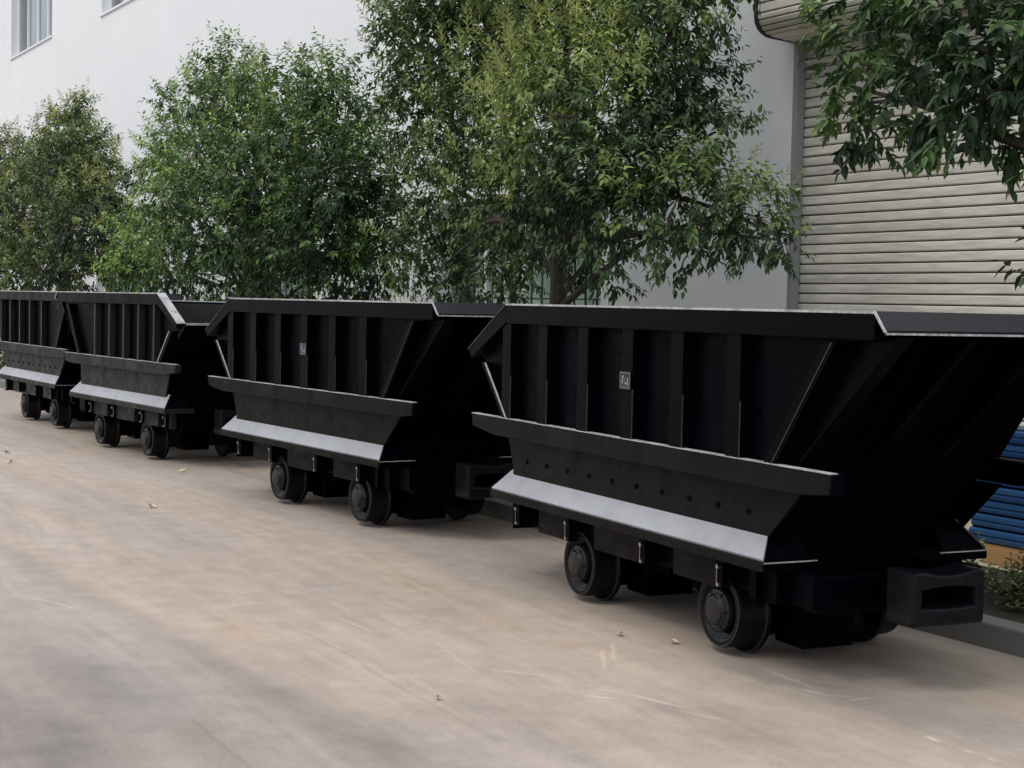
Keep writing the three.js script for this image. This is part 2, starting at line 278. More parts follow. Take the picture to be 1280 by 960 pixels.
// ---------------------------------------------------------------- mine cars
{ // small plate with a thin frame and a few pale strokes
  const c = document.createElement('canvas'); c.width = 128; c.height = 96; const x = c.getContext('2d');
  x.fillStyle = '#17181b'; x.fillRect(0, 0, 128, 96); x.strokeStyle = '#6d6f76'; x.lineWidth = 5; x.strokeRect(9, 8, 110, 80);
  x.lineWidth = 11; x.strokeStyle = '#8d8f96'; x.beginPath(); x.moveTo(50, 24); x.lineTo(36, 30); x.lineTo(34, 68); x.stroke(); x.beginPath(); x.moveTo(96, 32); x.lineTo(92, 62); x.lineTo(102, 72); x.stroke();
  x.fillStyle = '#9a9ca3'; x.fillRect(66, 60, 14, 10); x.fillStyle = '#55575d'; x.fillRect(54, 34, 12, 30); x.fillRect(30, 76, 70, 4);
  const t = new THREE.CanvasTexture(c); t.colorSpace = THREE.SRGBColorSpace; M.tag = new THREE.MeshStandardMaterial({ map: t, roughness: 0.6 });
}
// profile of a wheel, revolved about its axle
const wheelG = (() => { const P = [[.05, 0], [.05, .120], [.118, .127], [.130, .153], [.146, .159], [.164, .156], [.170, .147], [.175, .040], [.198, .030], [.200, .012], [.196, 0], [.05, 0]].map(([r, h]) => new THREE.Vector2(r, h)); const g = new THREE.LatheGeometry(P, 40); g.rotateX(Math.PI / 2); return g; })();
const hubG = (() => { const P = [[0.0001, .193], [.056, .192], [.064, .185], [.066, .171], [.090, .169], [.098, .163], [.100, .11], [.0001, .11]].map(([r, h]) => new THREE.Vector2(r, h)); const g = new THREE.LatheGeometry(P.reverse(), 28); g.rotateX(Math.PI / 2); return g; })();
const capRing = new THREE.TorusGeometry(0.076, 0.006, 6, 26);
const rimRing = new THREE.TorusGeometry(0.163, 0.0035, 5, 40), flangeRing = new THREE.TorusGeometry(0.1965, 0.0030, 5, 44);
function mineCar(label, u, w, yaw, o = {}) {
  const { ribW = 0.12, ribs = [-1.11, -0.67, -0.22, 0.23, 0.68, 1.14], leftExt = 1, mirror = false, farTop = 1.555, plate = null, lift = 0, shortRight = 0, bolts = true, dusty = M.dusty, edgeRib = false } = o;
  const t = thing('mine_car', label, 'mine car', u, w, 0, yaw - A, 'mine cars in the row');
  const sx = mirror ? -1 : 1;                               // the chute end and the lipped end swap over on a turned car
  const fx = g => { if (mirror) { g.scale(-1, 1, 1); const p = g.attributes; for (const k of ['position', 'normal', 'uv']) { const a = p[k], n = a.itemSize, v = a.array; for (let i = 0; i < v.length; i += 3 * n) for (let q = 0; q < n; q++) { const s = v[i + n + q]; v[i + n + q] = v[i + 2 * n + q]; v[i + 2 * n + q] = s; } } } return g; };
  const add = (name, g, m, par = t, lab) => { let o2; for (const q of Array.isArray(g) ? g : [g]) o2 = part(name, fx(q.index ? q.toNonIndexed() : q), m, par, lab); return o2; };
  const R = shortRight, rx = x => x - R;                    // lipped end moved in on a shorter body
  const flip = (g, s) => { if (s < 0) { g = g.index ? g.toNonIndexed() : g; g.scale(1, 1, -1); for (const k of ['position', 'normal', 'uv']) { const a = g.attributes[k], n = a.itemSize, v = a.array; for (let i = 0; i < v.length; i += 3 * n) for (let q = 0; q < n; q++) { const z = v[i + n + q]; v[i + n + q] = v[i + 2 * n + q]; v[i + 2 * n + q] = z; } } } return g; };
  for (const s of [1, -1]) {
    const top = s > 0 ? 1.545 : farTop - 0.01, cut = s > 0 ? -1.165 : -1.165;
    const out = [[-1.655, 1.282], [cut, top], [rx(2.03), top], [rx(2.095), top - 0.065], [rx(1.78), 1.43], [rx(1.40), 0.92], [-1.215, 0.92], [-1.50, 1.215]];
    const panel = add('side_panel', flip(plateXY(out, .53, .545), s), M.black);
    if (s > 0 && plate !== null) { const g = new THREE.PlaneGeometry(.105, .085); g.translate(plate, 1.20, .6085); const m = part('small_plate', g, M.tag, t); }
    // rim band along the top and along the slanted cut of the chute end
    add('rim_band', [flip(box(cut, rx(2.03), top - 0.100, top - 0.002, .5455, .612, .004), s), flip(hexa([[-1.655, 1.282, .5455], [cut - .002, top, .5455], [cut - .002, top - .095, .5455], [-1.62, 1.240, .5455]], [[-1.655, 1.282, .612], [cut - .002, top, .612], [cut - .002, top - .095, .612], [-1.62, 1.240, .612]]), s)], M.rib);
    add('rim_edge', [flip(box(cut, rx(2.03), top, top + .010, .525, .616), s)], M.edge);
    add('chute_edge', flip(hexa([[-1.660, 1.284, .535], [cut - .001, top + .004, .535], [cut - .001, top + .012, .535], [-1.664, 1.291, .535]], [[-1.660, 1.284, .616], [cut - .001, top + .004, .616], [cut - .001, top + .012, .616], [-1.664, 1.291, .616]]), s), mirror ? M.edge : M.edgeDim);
    for (const x of ribs) if (x < rx(1.2)) {
      const rb = add('rib', flip(prismRib(x - ribW, x, ribW), s), edgeRib ? M.rib2 ?? M.rib : M.rib);
      add('rib_weld', flip(box(x - .001, x + .002, .922, 1.16, .599, .604), s), M.edgeDim, rb);
    }
    // slanting gussets at both ends
    add('end_gusset', flip(hexa([[-1.505, 1.215, .5455], [-1.45, 1.215, .5455], [-1.16, .92, .5455], [-1.215, .92, .5455]], [[-1.505, 1.215, .60], [-1.45, 1.215, .60], [-1.16, .92, .60], [-1.215, .92, .60]]), s), M.rib);
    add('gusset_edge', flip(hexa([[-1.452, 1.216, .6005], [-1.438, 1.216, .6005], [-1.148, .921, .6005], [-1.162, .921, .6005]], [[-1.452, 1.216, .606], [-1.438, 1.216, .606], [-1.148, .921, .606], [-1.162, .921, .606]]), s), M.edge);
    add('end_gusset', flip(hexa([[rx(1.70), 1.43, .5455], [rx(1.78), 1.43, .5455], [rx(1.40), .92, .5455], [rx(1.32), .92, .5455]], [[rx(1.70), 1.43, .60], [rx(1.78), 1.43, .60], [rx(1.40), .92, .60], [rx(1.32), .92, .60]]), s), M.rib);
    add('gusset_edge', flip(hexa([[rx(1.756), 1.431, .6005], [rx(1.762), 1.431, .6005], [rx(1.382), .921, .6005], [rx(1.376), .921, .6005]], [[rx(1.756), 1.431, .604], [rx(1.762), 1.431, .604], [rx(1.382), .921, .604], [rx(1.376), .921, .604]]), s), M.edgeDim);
    // side rail with its sloped left end
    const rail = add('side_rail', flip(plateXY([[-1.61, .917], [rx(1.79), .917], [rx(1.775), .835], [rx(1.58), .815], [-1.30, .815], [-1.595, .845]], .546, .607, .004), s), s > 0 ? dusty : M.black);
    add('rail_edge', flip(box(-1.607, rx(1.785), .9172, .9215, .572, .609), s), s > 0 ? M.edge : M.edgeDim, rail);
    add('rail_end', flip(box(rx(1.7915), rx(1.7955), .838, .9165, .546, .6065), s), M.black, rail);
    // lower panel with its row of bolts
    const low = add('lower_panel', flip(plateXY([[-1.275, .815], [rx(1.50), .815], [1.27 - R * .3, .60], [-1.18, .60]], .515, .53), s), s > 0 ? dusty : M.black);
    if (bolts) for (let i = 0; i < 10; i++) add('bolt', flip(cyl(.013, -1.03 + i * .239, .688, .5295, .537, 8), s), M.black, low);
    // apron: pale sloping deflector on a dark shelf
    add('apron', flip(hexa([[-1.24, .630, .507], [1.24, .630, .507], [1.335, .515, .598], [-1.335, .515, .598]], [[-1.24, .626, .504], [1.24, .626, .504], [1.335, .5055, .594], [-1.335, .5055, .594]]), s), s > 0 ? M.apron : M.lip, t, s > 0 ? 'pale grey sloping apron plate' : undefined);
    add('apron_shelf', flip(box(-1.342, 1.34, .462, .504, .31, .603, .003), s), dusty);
    add('shelf_end', flip(box(1.3405, 1.345, .464, .502, .31, .598), s), M.black);
    add('shelf_edge', flip(box(1.3455, 1.3485, .4985, .5035, .33, .60), s), M.edge);
    for (const e of [1, -1]) add('apron_end', flip(hexa([[e * 1.262, .606, .36], [e * 1.232, .6215, .503], [e * 1.326, .506, .590], [e * 1.326, .506, .36]], [[e * 1.20, .606, .36], [e * 1.20, .6215, .503], [e * 1.20, .506, .590], [e * 1.20, .506, .36]]), s), M.black);
    // frame side beam, with raised cover plates between the latch pockets
    const beam = add('frame_beam', flip(box(-1.26, 1.48, .318, .46, .40, .445, .003), s), M.black);
    for (const [a, b, c] of [[-1.25, -1.17, .44], [-.93, -.57, .44], [-.30, .205, .44], [.47, .88, .44], [1.10, 1.30, .44]]) add('cover_plate', flip(box(a, b, .312, c + .02, .446, .50, .004), s), a > 1 ? M.black : dusty, beam);
    for (const x of [-1.155, -.558, .22, .893]) {
      const b = add('latch', [flip(box(x - .014, x + .030, .318, .432, .5005, .522, .005), s), flip(box(x - .02, x + .036, .426, .446, .4605, .526, .004), s)], M.black);
      add('latch_bolt', [flip(cyl(.010, x + .008, .415, .5225, .540, 8), s), flip(cyl(.009, x + .008, .335, .5225, .536, 8), s), flip(box(x - .016, x - .012, .33, .42, .5225, .526), s)], M.steel, b);
    }
    for (const [i, x] of [-.533, .80].entries()) {
      const wq = new THREE.Group(); wq.name = 'wheel'; wq.position.set(sx * x, .2, s * .300); if (s < 0) wq.rotation.y = Math.PI; t.add(wq);
      part('tyre', wheelG, M.wheel, wq); part('hub', hubG, M.hub, wq); const rg = part('hub_ring', capRing, M.hub, wq); rg.position.z = .170; const wr = part('tread_edge', rimRing, M.edgeDim, wq); wr.position.z = .157; const fr = part('flange_edge', flangeRing, M.edgeDim, wq); fr.position.z = .030;
      // axle guard behind each wheel
      add('axle_box', flip(box(x - .11, x + .11, .09, .335, .13, .285, .012), s), M.wheel);
      for (const q of [-.15, .15]) add('spring_seat', flip(cyl(.035, x + q, .285, .16, .26, 12), s), M.wheel);
      for (let q = 0; q < 6; q++) part('wheel_bolt', cyl(.008, .081 * Math.cos(q * 1.047), .081 * Math.sin(q * 1.047), .166, .176, 6), M.wheel, wq);
    }
  }
  // lipped end: sloped lip, its return, sloping end panel and stiffeners
  add('end_lip', sheetXY([[rx(2.025), 1.548], [rx(2.10), 1.478]], -.612, .612, .010), M.lip ?? M.rib);
  add('lip_edge', [box(rx(2.094), rx(2.104), 1.468, 1.476, -.612, .612), hexa([[rx(2.02), 1.557, .6125], [rx(2.032), 1.557, .6125], [rx(2.104), 1.478, .6125], [rx(2.094), 1.474, .6125]], [[rx(2.02), 1.557, .619], [rx(2.032), 1.557, .619], [rx(2.104), 1.478, .619], [rx(2.094), 1.474, .619]])], M.edge);
  add('end_panel', sheetXY([[rx(2.088), 1.468], [rx(1.79), 1.425], [rx(1.40), .92], [1.205 - R * .4, .625], [1.19 - R * .4, .47], [1.19 - R * .4, .30]], -.529, .529, -.012), M.black);
  for (const z of [-.18, .18, .515]) {
    const wide = Math.abs(z) > .4 ? .075 : .03;
    add('end_stiffener', [hexa([[rx(2.085), 1.462, z - .006], [rx(1.81), 1.422, z - .006], [rx(1.43), .94, z - .006], [rx(1.50), .94, z - .006]], [[rx(2.085), 1.462, z + .006], [rx(1.81), 1.422, z + .006], [rx(1.43), .94, z + .006], [rx(1.50), .94, z + .006]]),
      hexa([[rx(2.087), 1.458, z - wide / 2], [rx(2.097), 1.458, z - wide / 2], [rx(1.512), .94, z - wide / 2], [rx(1.502), .94, z - wide / 2]], [[rx(2.087), 1.458, z + wide / 2], [rx(2.097), 1.458, z + wide / 2], [rx(1.512), .94, z + wide / 2], [rx(1.502), .94, z + wide / 2]])], M.rib);
  }
  // chute end: floor running up to a low lip between the slanting side cuts
  add('chute_floor', sheetXY([[-1.18, .30], [-1.185, .47], [-1.19, .625], [-1.22, .92], [-1.655, 1.284]], -.529, .529, .012), M.black);
  add('chute_lip', box(-1.668, -1.650, 1.272, 1.292, -.529, .529), M.edge);
  for (const z of [-.35, 0, .35]) add('end_stiffener', hexa([[-1.645, 1.262, z - .006], [-1.24, .93, z - .006], [-1.26, .85, z - .006], [-1.60, 1.14, z - .006]], [[-1.645, 1.262, z + .006], [-1.24, .93, z + .006], [-1.26, .85, z + .006], [-1.60, 1.14, z + .006]]), M.rib);
  add('hopper_lining', [plateXY([[-1.2, .95], [rx(1.37), .95], [rx(1.72), 1.40], [rx(1.75), farTop - .03], [-1.2, farTop - .03]], -.528, -.522), box(-1.1, 1.2, .60, .63, -.51, .51)], M.inner);
  // underframe: end beams, bottom tray, axles, couplers
  add('end_beam', [box(1.38, 1.49, .30, .46, -.42, .42, .01), box(-1.31, -1.20, .30, .46, -.42, .42, .01)], M.black);
  for (const x of [-.533, .80]) add('axle_casing', [box(x - .12, x + .12, .055, .338, -.128, .128, .012), box(x + .125, x + .34, .07, .30, -.04, .24, .012)], M.black);
  add('bottom_tray', [box(-1.06, 1.06, .34, .40, -.39, .39), box(-.9, 1.1, .40, .60, -.30, .30)], M.black);
  add('brake_rigging', [box(-.20, -.02, .20, .339, -.15, .22, .01), box(.02, .06, .23, .339, .1, .14), box(.35, .42, .22, .339, -.2, .1, .01), box(-.24, -.20, .16, .28, .05, .09)], M.black);
  for (const x of [-.533, .80]) add('axle', cyl(.038, x, .2, -.31, .31, 12), M.wheel);
  for (const e of [1, -1]) {
    const X = e > 0 ? 1.80 : -1.66, hs = new THREE.Shape(); // coupler head: open jaw with a saddle top
    hs.moveTo(-.175, .285); hs.lineTo(.175, .285); hs.lineTo(.185, .30); hs.lineTo(.185, .505); hs.quadraticCurveTo(.16, .517, .12, .510); hs.quadraticCurveTo(0, .478, -.12, .510); hs.quadraticCurveTo(-.16, .517, -.185, .505); hs.lineTo(-.185, .30); hs.closePath();
    const h = new THREE.Path(); h.moveTo(-.135, .365); h.lineTo(-.135, .435); h.quadraticCurveTo(0, .455, .135, .435); h.lineTo(.135, .365); h.quadraticCurveTo(0, .352, -.135, .365); hs.holes.push(h);
    const g = new THREE.ExtrudeGeometry(hs, { depth: .15, bevelEnabled: true, bevelSize: .012, bevelOffset: -.012, bevelThickness: .014, bevelSegments: 2, curveSegments: 10 });
    g.rotateY(Math.PI / 2); g.translate(e > 0 ? X - .17 : X + .01, 0, 0);
    const cp = add('coupler', boxUV(g), M.coupler ?? M.hub);
    add('drawbar', e > 0 ? [box(1.49, X - .16, .32, .46, -.11, .11, .01), box(X - .20, X - .157, .30, .50, -.17, .17)] : [box(X + .16, -1.31, .32, .46, -.11, .11, .01), box(X + .157, X + .20, .30, .50, -.17, .17)], M.black, cp);
  }
  if (lift) t.children.forEach(c => { if (c.name !== 'wheel' && c.name !== 'axle') c.position.y += lift; });
  return t;
}
function prismRib(x0, x1) { // hat-section rib, chamfered at its foot
  return hexa([[x0, 1.443, .5455], [x1, 1.443, .5455], [x1, .9225, .5455], [x0, .9225, .5455]], [[x0 + .012, 1.443, .603], [x1 - .004, 1.443, .603], [x1 - .004, .9225, .603], [x0 + .012, .9225, .603]]);
}
M.lip = paint(0.012, 0.012, 0.0155, 0.4, 0.5);
M.coupler = paint(0.0052, 0.0058, 0.0078, 0.5, 0.25);
M.rib2 = paint(0.010, 0.0105, 0.0105, 0.5, 0.3);
const dusty2 = paint(0.022, 0.021, 0.0195, 0.8, 0.3, { map: dustMap });
mineCar('nearest black mine car, its end with the slotted coupler by the hedge', -6.49, 4.84, 0.449, { plate: 0.165 });
mineCar('second black mine car, behind the nearest one, in front of the tallest tree', -10.85, 4.90, 0.571, { plate: 0.17, bolts: false });
mineCar('third black mine car, with open slanted hopper end facing the second car', -15.45, 4.86, 0.585, { mirror: true, ribW: 0.05, ribs: [-1.04, -.64, -.24, .16, .58, .98], farTop: 1.485, shortRight: 0.3, lift: 0.03, bolts: false, dusty: dusty2, edgeRib: true });
mineCar('farthest black mine car, cut by the left edge of the view', -19.42, 4.89, 0.545, { ribW: 0.05, ribs: [-1.12, -.66, -.2, .265, .779, 1.254], lift: 0.03, dusty: dusty2, edgeRib: true });

// ---------------------------------------------------------------- foliage
const leafG = (() => {
  const v = { b: [0, 0, 0], l1: [-.5, .28, .02], l2: [-.40, .62, -.05], t: [0, 1, -.24], r2: [.40, .62, -.05], r1: [.5, .28, .02], m1: [0, .28, -.10], m2: [0, .62, -.15] };
  const f = ['b m1 l1', 'b r1 m1', 'l1 m1 m2', 'l1 m2 l2', 'r1 m2 m1', 'r1 r2 m2', 'l2 m2 t', 'm2 r2 t'].flatMap(s => s.split(' ').flatMap(k => v[k]));
  const g = new THREE.BufferGeometry(); g.setAttribute('position', new THREE.Float32BufferAttribute(f, 3)); g.setAttribute('uv', new THREE.Float32BufferAttribute(new Float32Array(f.length / 3 * 2), 2)); g.computeVertexNormals(); return g;
})();
const panicleG = (() => { // feathery flower spray: a stem with short side sprigs carrying buds
  const r = rng(99), pos = [];
  const stick = (a, b, w) => { const d = b.clone().sub(a).normalize(), s = new THREE.Vector3(-d.y, d.x, 0.3).normalize().multiplyScalar(w), q = new THREE.Vector3().crossVectors(d, s).normalize().multiplyScalar(w); const P = [a.clone().add(s), a.clone().addScaledVector(s, -.5).add(q), a.clone().addScaledVector(s, -.5).sub(q)]; for (let i = 0; i < 3; i++) pos.push(...P[i].toArray(), ...P[(i + 1) % 3].toArray(), ...b.toArray()); };
  const bud = (c, w) => { for (const [p, q] of [[[1, 0, 0], [0, 1, 0]], [[0, 0, 1], [1, 0, 0]]]) { const e = new THREE.Vector3(...p).multiplyScalar(w), f = new THREE.Vector3(...q).multiplyScalar(w); pos.push(...c.clone().add(e).toArray(), ...c.clone().add(f).toArray(), ...c.clone().sub(e).toArray(), ...c.clone().add(e).toArray(), ...c.clone().sub(e).toArray(), ...c.clone().sub(f).toArray()); } };
  stick(new THREE.Vector3(), new THREE.Vector3(0, 1, 0), .018);
  for (let i = 0; i < 12; i++) {
    const h = .12 + i * .07, a = i * 2.4, L = .42 * (1 - h * .75) * (.8 + .4 * r()), s = new THREE.Vector3(0, h, 0), e = new THREE.Vector3(Math.cos(a) * L, h + L * .75, Math.sin(a) * L); stick(s, e, .011);
    for (let k = 0; k < 4; k++) bud(s.clone().lerp(e, .35 + k * .2).add(new THREE.Vector3((r() - .5) * .05, (r() - .5) * .05, (r() - .5) * .05)), .028);
  }
  const g = new THREE.BufferGeometry(); g.setAttribute('position', new THREE.Float32BufferAttribute(pos, 3)); g.setAttribute('uv', new THREE.Float32BufferAttribute(new Float32Array(pos.length / 3 * 2), 2)); g.computeVertexNormals(); return g;
})();
const leafMat = c => new THREE.MeshPhysicalMaterial({ color: c, roughness: 0.5, transmission: 0.34, thickness: 0, specularIntensity: 0.5, side: THREE.DoubleSide });
const leafStuff = leafMat(lin(1, 1, 1));
const panicleMat = new THREE.MeshStandardMaterial({ color: lin(1, 1, 1), roughness: 0.8, side: THREE.DoubleSide });
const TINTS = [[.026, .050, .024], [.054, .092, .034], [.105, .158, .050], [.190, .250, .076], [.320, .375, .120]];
const barkMap = dataTex(128, 256, (i, j) => { const v = fbm(i / 6, j / 26, 4, 15); return [lin2s(.03 + .07 * v), lin2s(.026 + .058 * v), lin2s(.022 + .046 * v)]; }, true, 4, 2);
const bark = new THREE.MeshStandardMaterial({ map: barkMap, roughness: 0.95, bumpMap: grain, bumpScale: 0.004 });
function taperTube(pts, r0, r1, seg = 8, n = 10) {
  const c = new THREE.CatmullRomCurve3(pts), g = new THREE.TubeGeometry(c, n, 1, seg), p = g.attributes.position;
  for (let i = 0; i <= n; i++) { const o = c.getPointAt(i / n), r = r0 + (r1 - r0) * i / n; for (let k = 0; k <= seg; k++) { const q = i * (seg + 1) + k; p.setXYZ(q, o.x + (p.getX(q) - o.x) * r, o.y + (p.getY(q) - o.y) * r, o.z + (p.getZ(q) - o.z) * r); } }
  g.computeVertexNormals(); return g;
}
const UP = new THREE.Vector3(0, 1, 0), toEye = new THREE.Vector3();
const rnd3 = r => { const z = r() * 2 - 1, a = r() * 6.2832, s = Math.sqrt(1 - z * z); return new THREE.Vector3(s * Math.cos(a), z, s * Math.sin(a)); };
function leafMatrix(pos, dir, nrm, len, wid) { const y = dir.clone().normalize(), z = nrm.clone().addScaledVector(y, -nrm.dot(y)).normalize(), x = new THREE.Vector3().crossVectors(y, z); return new THREE.Matrix4().makeBasis(x.multiplyScalar(wid), y.multiplyScalar(len), z.multiplyScalar(len)).setPosition(pos); }
function tree(o) {
  const { label, u, w, blobs, seed, leaf = 0.062, density = 1, panicle = 0.25, single = 300, trunkR = 0.10, tintShift = () => 0, forkY = 1.5, twig = 1, hue = [1, 1, 1], lift = 0 } = o, mats = TINTS.map(c => leafMat(lin(c[0] * hue[0], c[1] * hue[1], c[2] * hue[2])));
  const clump = (p, f = 2.6) => 0.5 * (vnoise(p.x * f + seed, p.y * f + p.z * f * .7, seed) + vnoise(p.z * f + 31, p.y * f - p.x * f * .6, seed + 5));
  const r = rng(seed), base = place(u, w), t = new THREE.Group(); t.name = numbered('tree'); t.position.copy(base); t.position.y = 0.06; scene.add(t); tag(t, label, 'tree');
  const B = blobs.map(([px, py, pr, dz = 0, k = 1, tint = 0]) => { const c = onPlane(px, py, w + dz), e = onPlane(px + pr, py, w + dz); const dist = c.distanceTo(EYE); return { c: c.sub(t.position), r: pr / FOC * dist * .94, k, tint }; });
  // trunk and limbs
  const top = new THREE.Vector3(0.05, forkY, 0); part('trunk', taperTube([new THREE.Vector3(0, -.1, 0), new THREE.Vector3(.03, forkY * .5, .02), top, new THREE.Vector3(0.0, forkY + 1.6, .05)], trunkR, trunkR * .35, 10, 14), bark, t);
  for (const b of B) { if (r() < .2) continue; const s = top.clone().add(new THREE.Vector3(0, r() * 1.0 - .25, 0)), mid = s.clone().lerp(b.c, .5).add(new THREE.Vector3((r() - .5) * .3, .12, (r() - .5) * .3)); part('branch', taperTube([s, mid, b.c.clone()], trunkR * .32, .008, 6, 8), bark, t); }
  const L = [], Pn = [], sticks = [];
  for (const b of B) {
    const nT = Math.round(density * b.k * 330 * (b.r / .75) ** 2 * (.082 / leaf) ** 1.4);
    for (let i = 0; i < nT; i++) {
      const d = rnd3(r), q = b.r * (0.22 + 0.82 * Math.pow(r(), 0.62)), p0 = b.c.clone().addScaledVector(d, q);
      const outer = q / b.r, tw = d.clone().multiplyScalar(.75).addScaledVector(UP, .35 + .35 * r() - (d.y < -.2 ? .5 : 0)).addScaledVector(rnd3(r), .35).normalize();
      const n = 7 + Math.floor(r() * 6), tl = leaf * (1.8 + 1.8 * r()) * twig; let side = rnd3(r).cross(tw).normalize();
      const shade = r(), cl = clump(p0);
      for (let k = 0; k < n; k++) {
        const f = (k + .6) / n, pos = p0.clone().addScaledVector(tw, tl * f); pos.y -= .10 * tl * f * f;
        const sd = k === n - 1 ? tw.clone() : side.clone().applyAxisAngle(tw, (k & 1 ? Math.PI : 0) + (k >> 1) * 1.57 + (r() - .5) * .6);
        const dir = tw.clone().multiplyScalar(.5).addScaledVector(sd, .75).addScaledVector(UP, -.30 - .45 * r()).normalize();
        const nrm = UP.clone().addScaledVector(d, .5).addScaledVector(rnd3(r), .35);
        const len = leaf * (.7 + .5 * r()) * (f > .8 ? .8 : 1), wid = len * (.40 + .12 * r());
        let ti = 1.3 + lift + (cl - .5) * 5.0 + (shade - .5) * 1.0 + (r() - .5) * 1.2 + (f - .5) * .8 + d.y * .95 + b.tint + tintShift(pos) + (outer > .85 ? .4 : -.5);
        L.push({ m: leafMatrix(pos, dir, nrm, len, wid), p: pos, ti: clamp(Math.round(ti), 0, 4), d, outer });
      }
      if (outer > .8 && d.y > -.3 && r() < panicle * 4 * smooth(.48, .68, cl)) { const m = new THREE.Matrix4().compose(p0.clone().addScaledVector(tw, tl * .95), new THREE.Quaternion().setFromUnitVectors(UP, tw.clone().addScaledVector(UP, .6).normalize()), new THREE.Vector3(1, 1, 1).multiplyScalar(.12 + .10 * r())); Pn.push([m, r()]); }
      if (r() < .08) sticks.push(taperTube([b.c.clone().lerp(p0, .25), b.c.clone().lerp(p0, .65).add(new THREE.Vector3(0, .04, 0)), p0.clone().addScaledVector(tw, tl)], .008, .002, 3, 4));
    }
  }
  if (sticks.length) { const m = part('twigs', sticks, bark, t); m.userData.kind = 'stuff'; }
  // the leaves that show largest are leaves of their own; the rest are the crown
  const eye = EYE.clone().sub(t.position); let own = new Set();
  if (single) {
    const inView = L.map((l, i) => { const wp = l.p.clone().add(t.position), x = 640 + FOC * wp.x / -wp.z, y = 380 - FOC * (wp.y - EYE.y) / -wp.z; return (x > -10 && x < 1290 && y > -10 && y < 400) ? i : -1; }).filter(i => i >= 0);
    inView.sort((a, b) => (L[a].p.distanceTo(eye) - L[b].p.distanceTo(eye))); own = new Set(inView.slice(0, single));
  }
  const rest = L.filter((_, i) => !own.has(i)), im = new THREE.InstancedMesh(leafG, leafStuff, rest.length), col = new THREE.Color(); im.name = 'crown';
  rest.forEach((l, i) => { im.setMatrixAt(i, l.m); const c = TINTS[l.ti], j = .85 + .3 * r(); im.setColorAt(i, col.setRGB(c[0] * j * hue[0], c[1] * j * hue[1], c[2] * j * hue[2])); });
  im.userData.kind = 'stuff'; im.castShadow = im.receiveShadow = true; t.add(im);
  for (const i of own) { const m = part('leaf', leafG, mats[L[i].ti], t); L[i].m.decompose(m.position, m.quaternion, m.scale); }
  if (Pn.length) { const pm = new THREE.InstancedMesh(panicleG, panicleMat, Pn.length); pm.name = 'flower_sprays'; pm.userData.kind = 'stuff'; Pn.forEach(([m, q], i) => { pm.setMatrixAt(i, m); pm.setColorAt(i, col.setRGB(.22 + .14 * q, .26 + .14 * q, .09 + .04 * q)); }); pm.castShadow = pm.receiveShadow = true; t.add(pm); }
  return t;
}
tree({ label: 'tallest leafy tree with pale flower sprays, behind the first two mine cars', u: -11.2, w: 6.7, seed: 31, trunkR: .11, forkY: 1.7, panicle: .26, hue: [1.02, 1.08, .98], lift: .55,
  blobs: [[560, 50, 100], [640, 40, 110, .3], [720, 20, 120], [830, 50, 90, -.2], [860, 110, 65], [540, 140, 75, -.2], [630, 150, 110, -.5], [740, 140, 120, -.6], [820, 170, 90, -.3], [560, 230, 75], [650, 240, 95, -.6], [760, 250, 95, -.6], [850, 240, 85, -.3], [920, 260, 62], [955, 285, 42], [905, 160, 35, 0, .8], [520, 305, 48], [545, 340, 40], [600, 320, 55, .2, .8], [650, 310, 50, .3, .6], [730, 310, 50, .4, .7], [860, 315, 40, -.2, .7], [770, 345, 22, -.3, .7], [975, 300, 24],
    [580, -80, 140], [720, -120, 170], [840, -70, 130], [680, -260, 150], [503, 40, 36], [492, 20, 28], [500, 110, 32, 0, .8], [515, 190, 28, 0, .7], [640, 345, 40, .2, .7], [580, 355, 30, .2, .8]] });
tree({ label: 'bushy bright green tree behind the third mine car, second tree from the left', u: -18.13, w: 6.7, seed: 47, leaf: .072, density: 1.1, panicle: .05, hue: [.92, 1.14, .92], lift: .4, forkY: 1.4,
  blobs: [[283, 88, 38, 0, 1, .7], [268, 120, 48, 0, 1, .6], [345, 110, 45], [405, 100, 42], [300, 150, 65, -.3, 1, .4], [380, 160, 70, -.3], [430, 160, 55], [245, 190, 62, -.3, 1, .6], [330, 210, 80, -.6], [410, 220, 75, -.5], [455, 210, 50, 0, 1, .5], [200, 240, 52, -.2, 1, .7], [175, 300, 50, -.2, 1, 1.1], [170, 335, 42, -.2, 1, .8], [245, 270, 70, -.6, 1, .3], [320, 290, 75, -.6, .9], [400, 290, 70, -.5], [465, 270, 58, 0, 1.1, .5], [478, 320, 42, 0, 1.1, .2], [455, 345, 36, .1, 1], [215, 330, 52, -.4], [280, 345, 45, -.4, .9], [350, 345, 45, -.4, .9], [420, 340, 40, -.2, .9], [205, 120, 12, 0, 1.4], [215, 135, 14, 0, 1.2], [205, 190, 30, 0, 1, .6], [462, 145, 20, 0, .7], [330, 240, 50, .6], [400, 300, 50, .6]] });
tree({ label: 'leftmost tree in the view, olive green with a thin tip, behind the farthest mine car', u: -27.34, w: 6.7, seed: 58, leaf: .078, density: 1.3, panicle: .12, hue: [1.05, 1, .95], lift: .3, forkY: 1.6, single: 0,
  blobs: [[100, 132, 13, 0, 1.4, .6], [95, 158, 28, 0, 1, .8], [75, 170, 35, 0, 1, .7], [112, 188, 34], [55, 200, 36, 0, 1, .7], [90, 220, 55, -.3], [126, 232, 38], [20, 210, 40, 0, 1, .4], [40, 260, 60, -.4], [105, 280, 58, -.4], [140, 290, 35], [0, 290, 55, -.2], [60, 325, 50, -.3], [110, 340, 32, -.2, .8], [15, 340, 38, -.2], [-40, 240, 60], [-60, 320, 60], [-20, 190, 40]] });
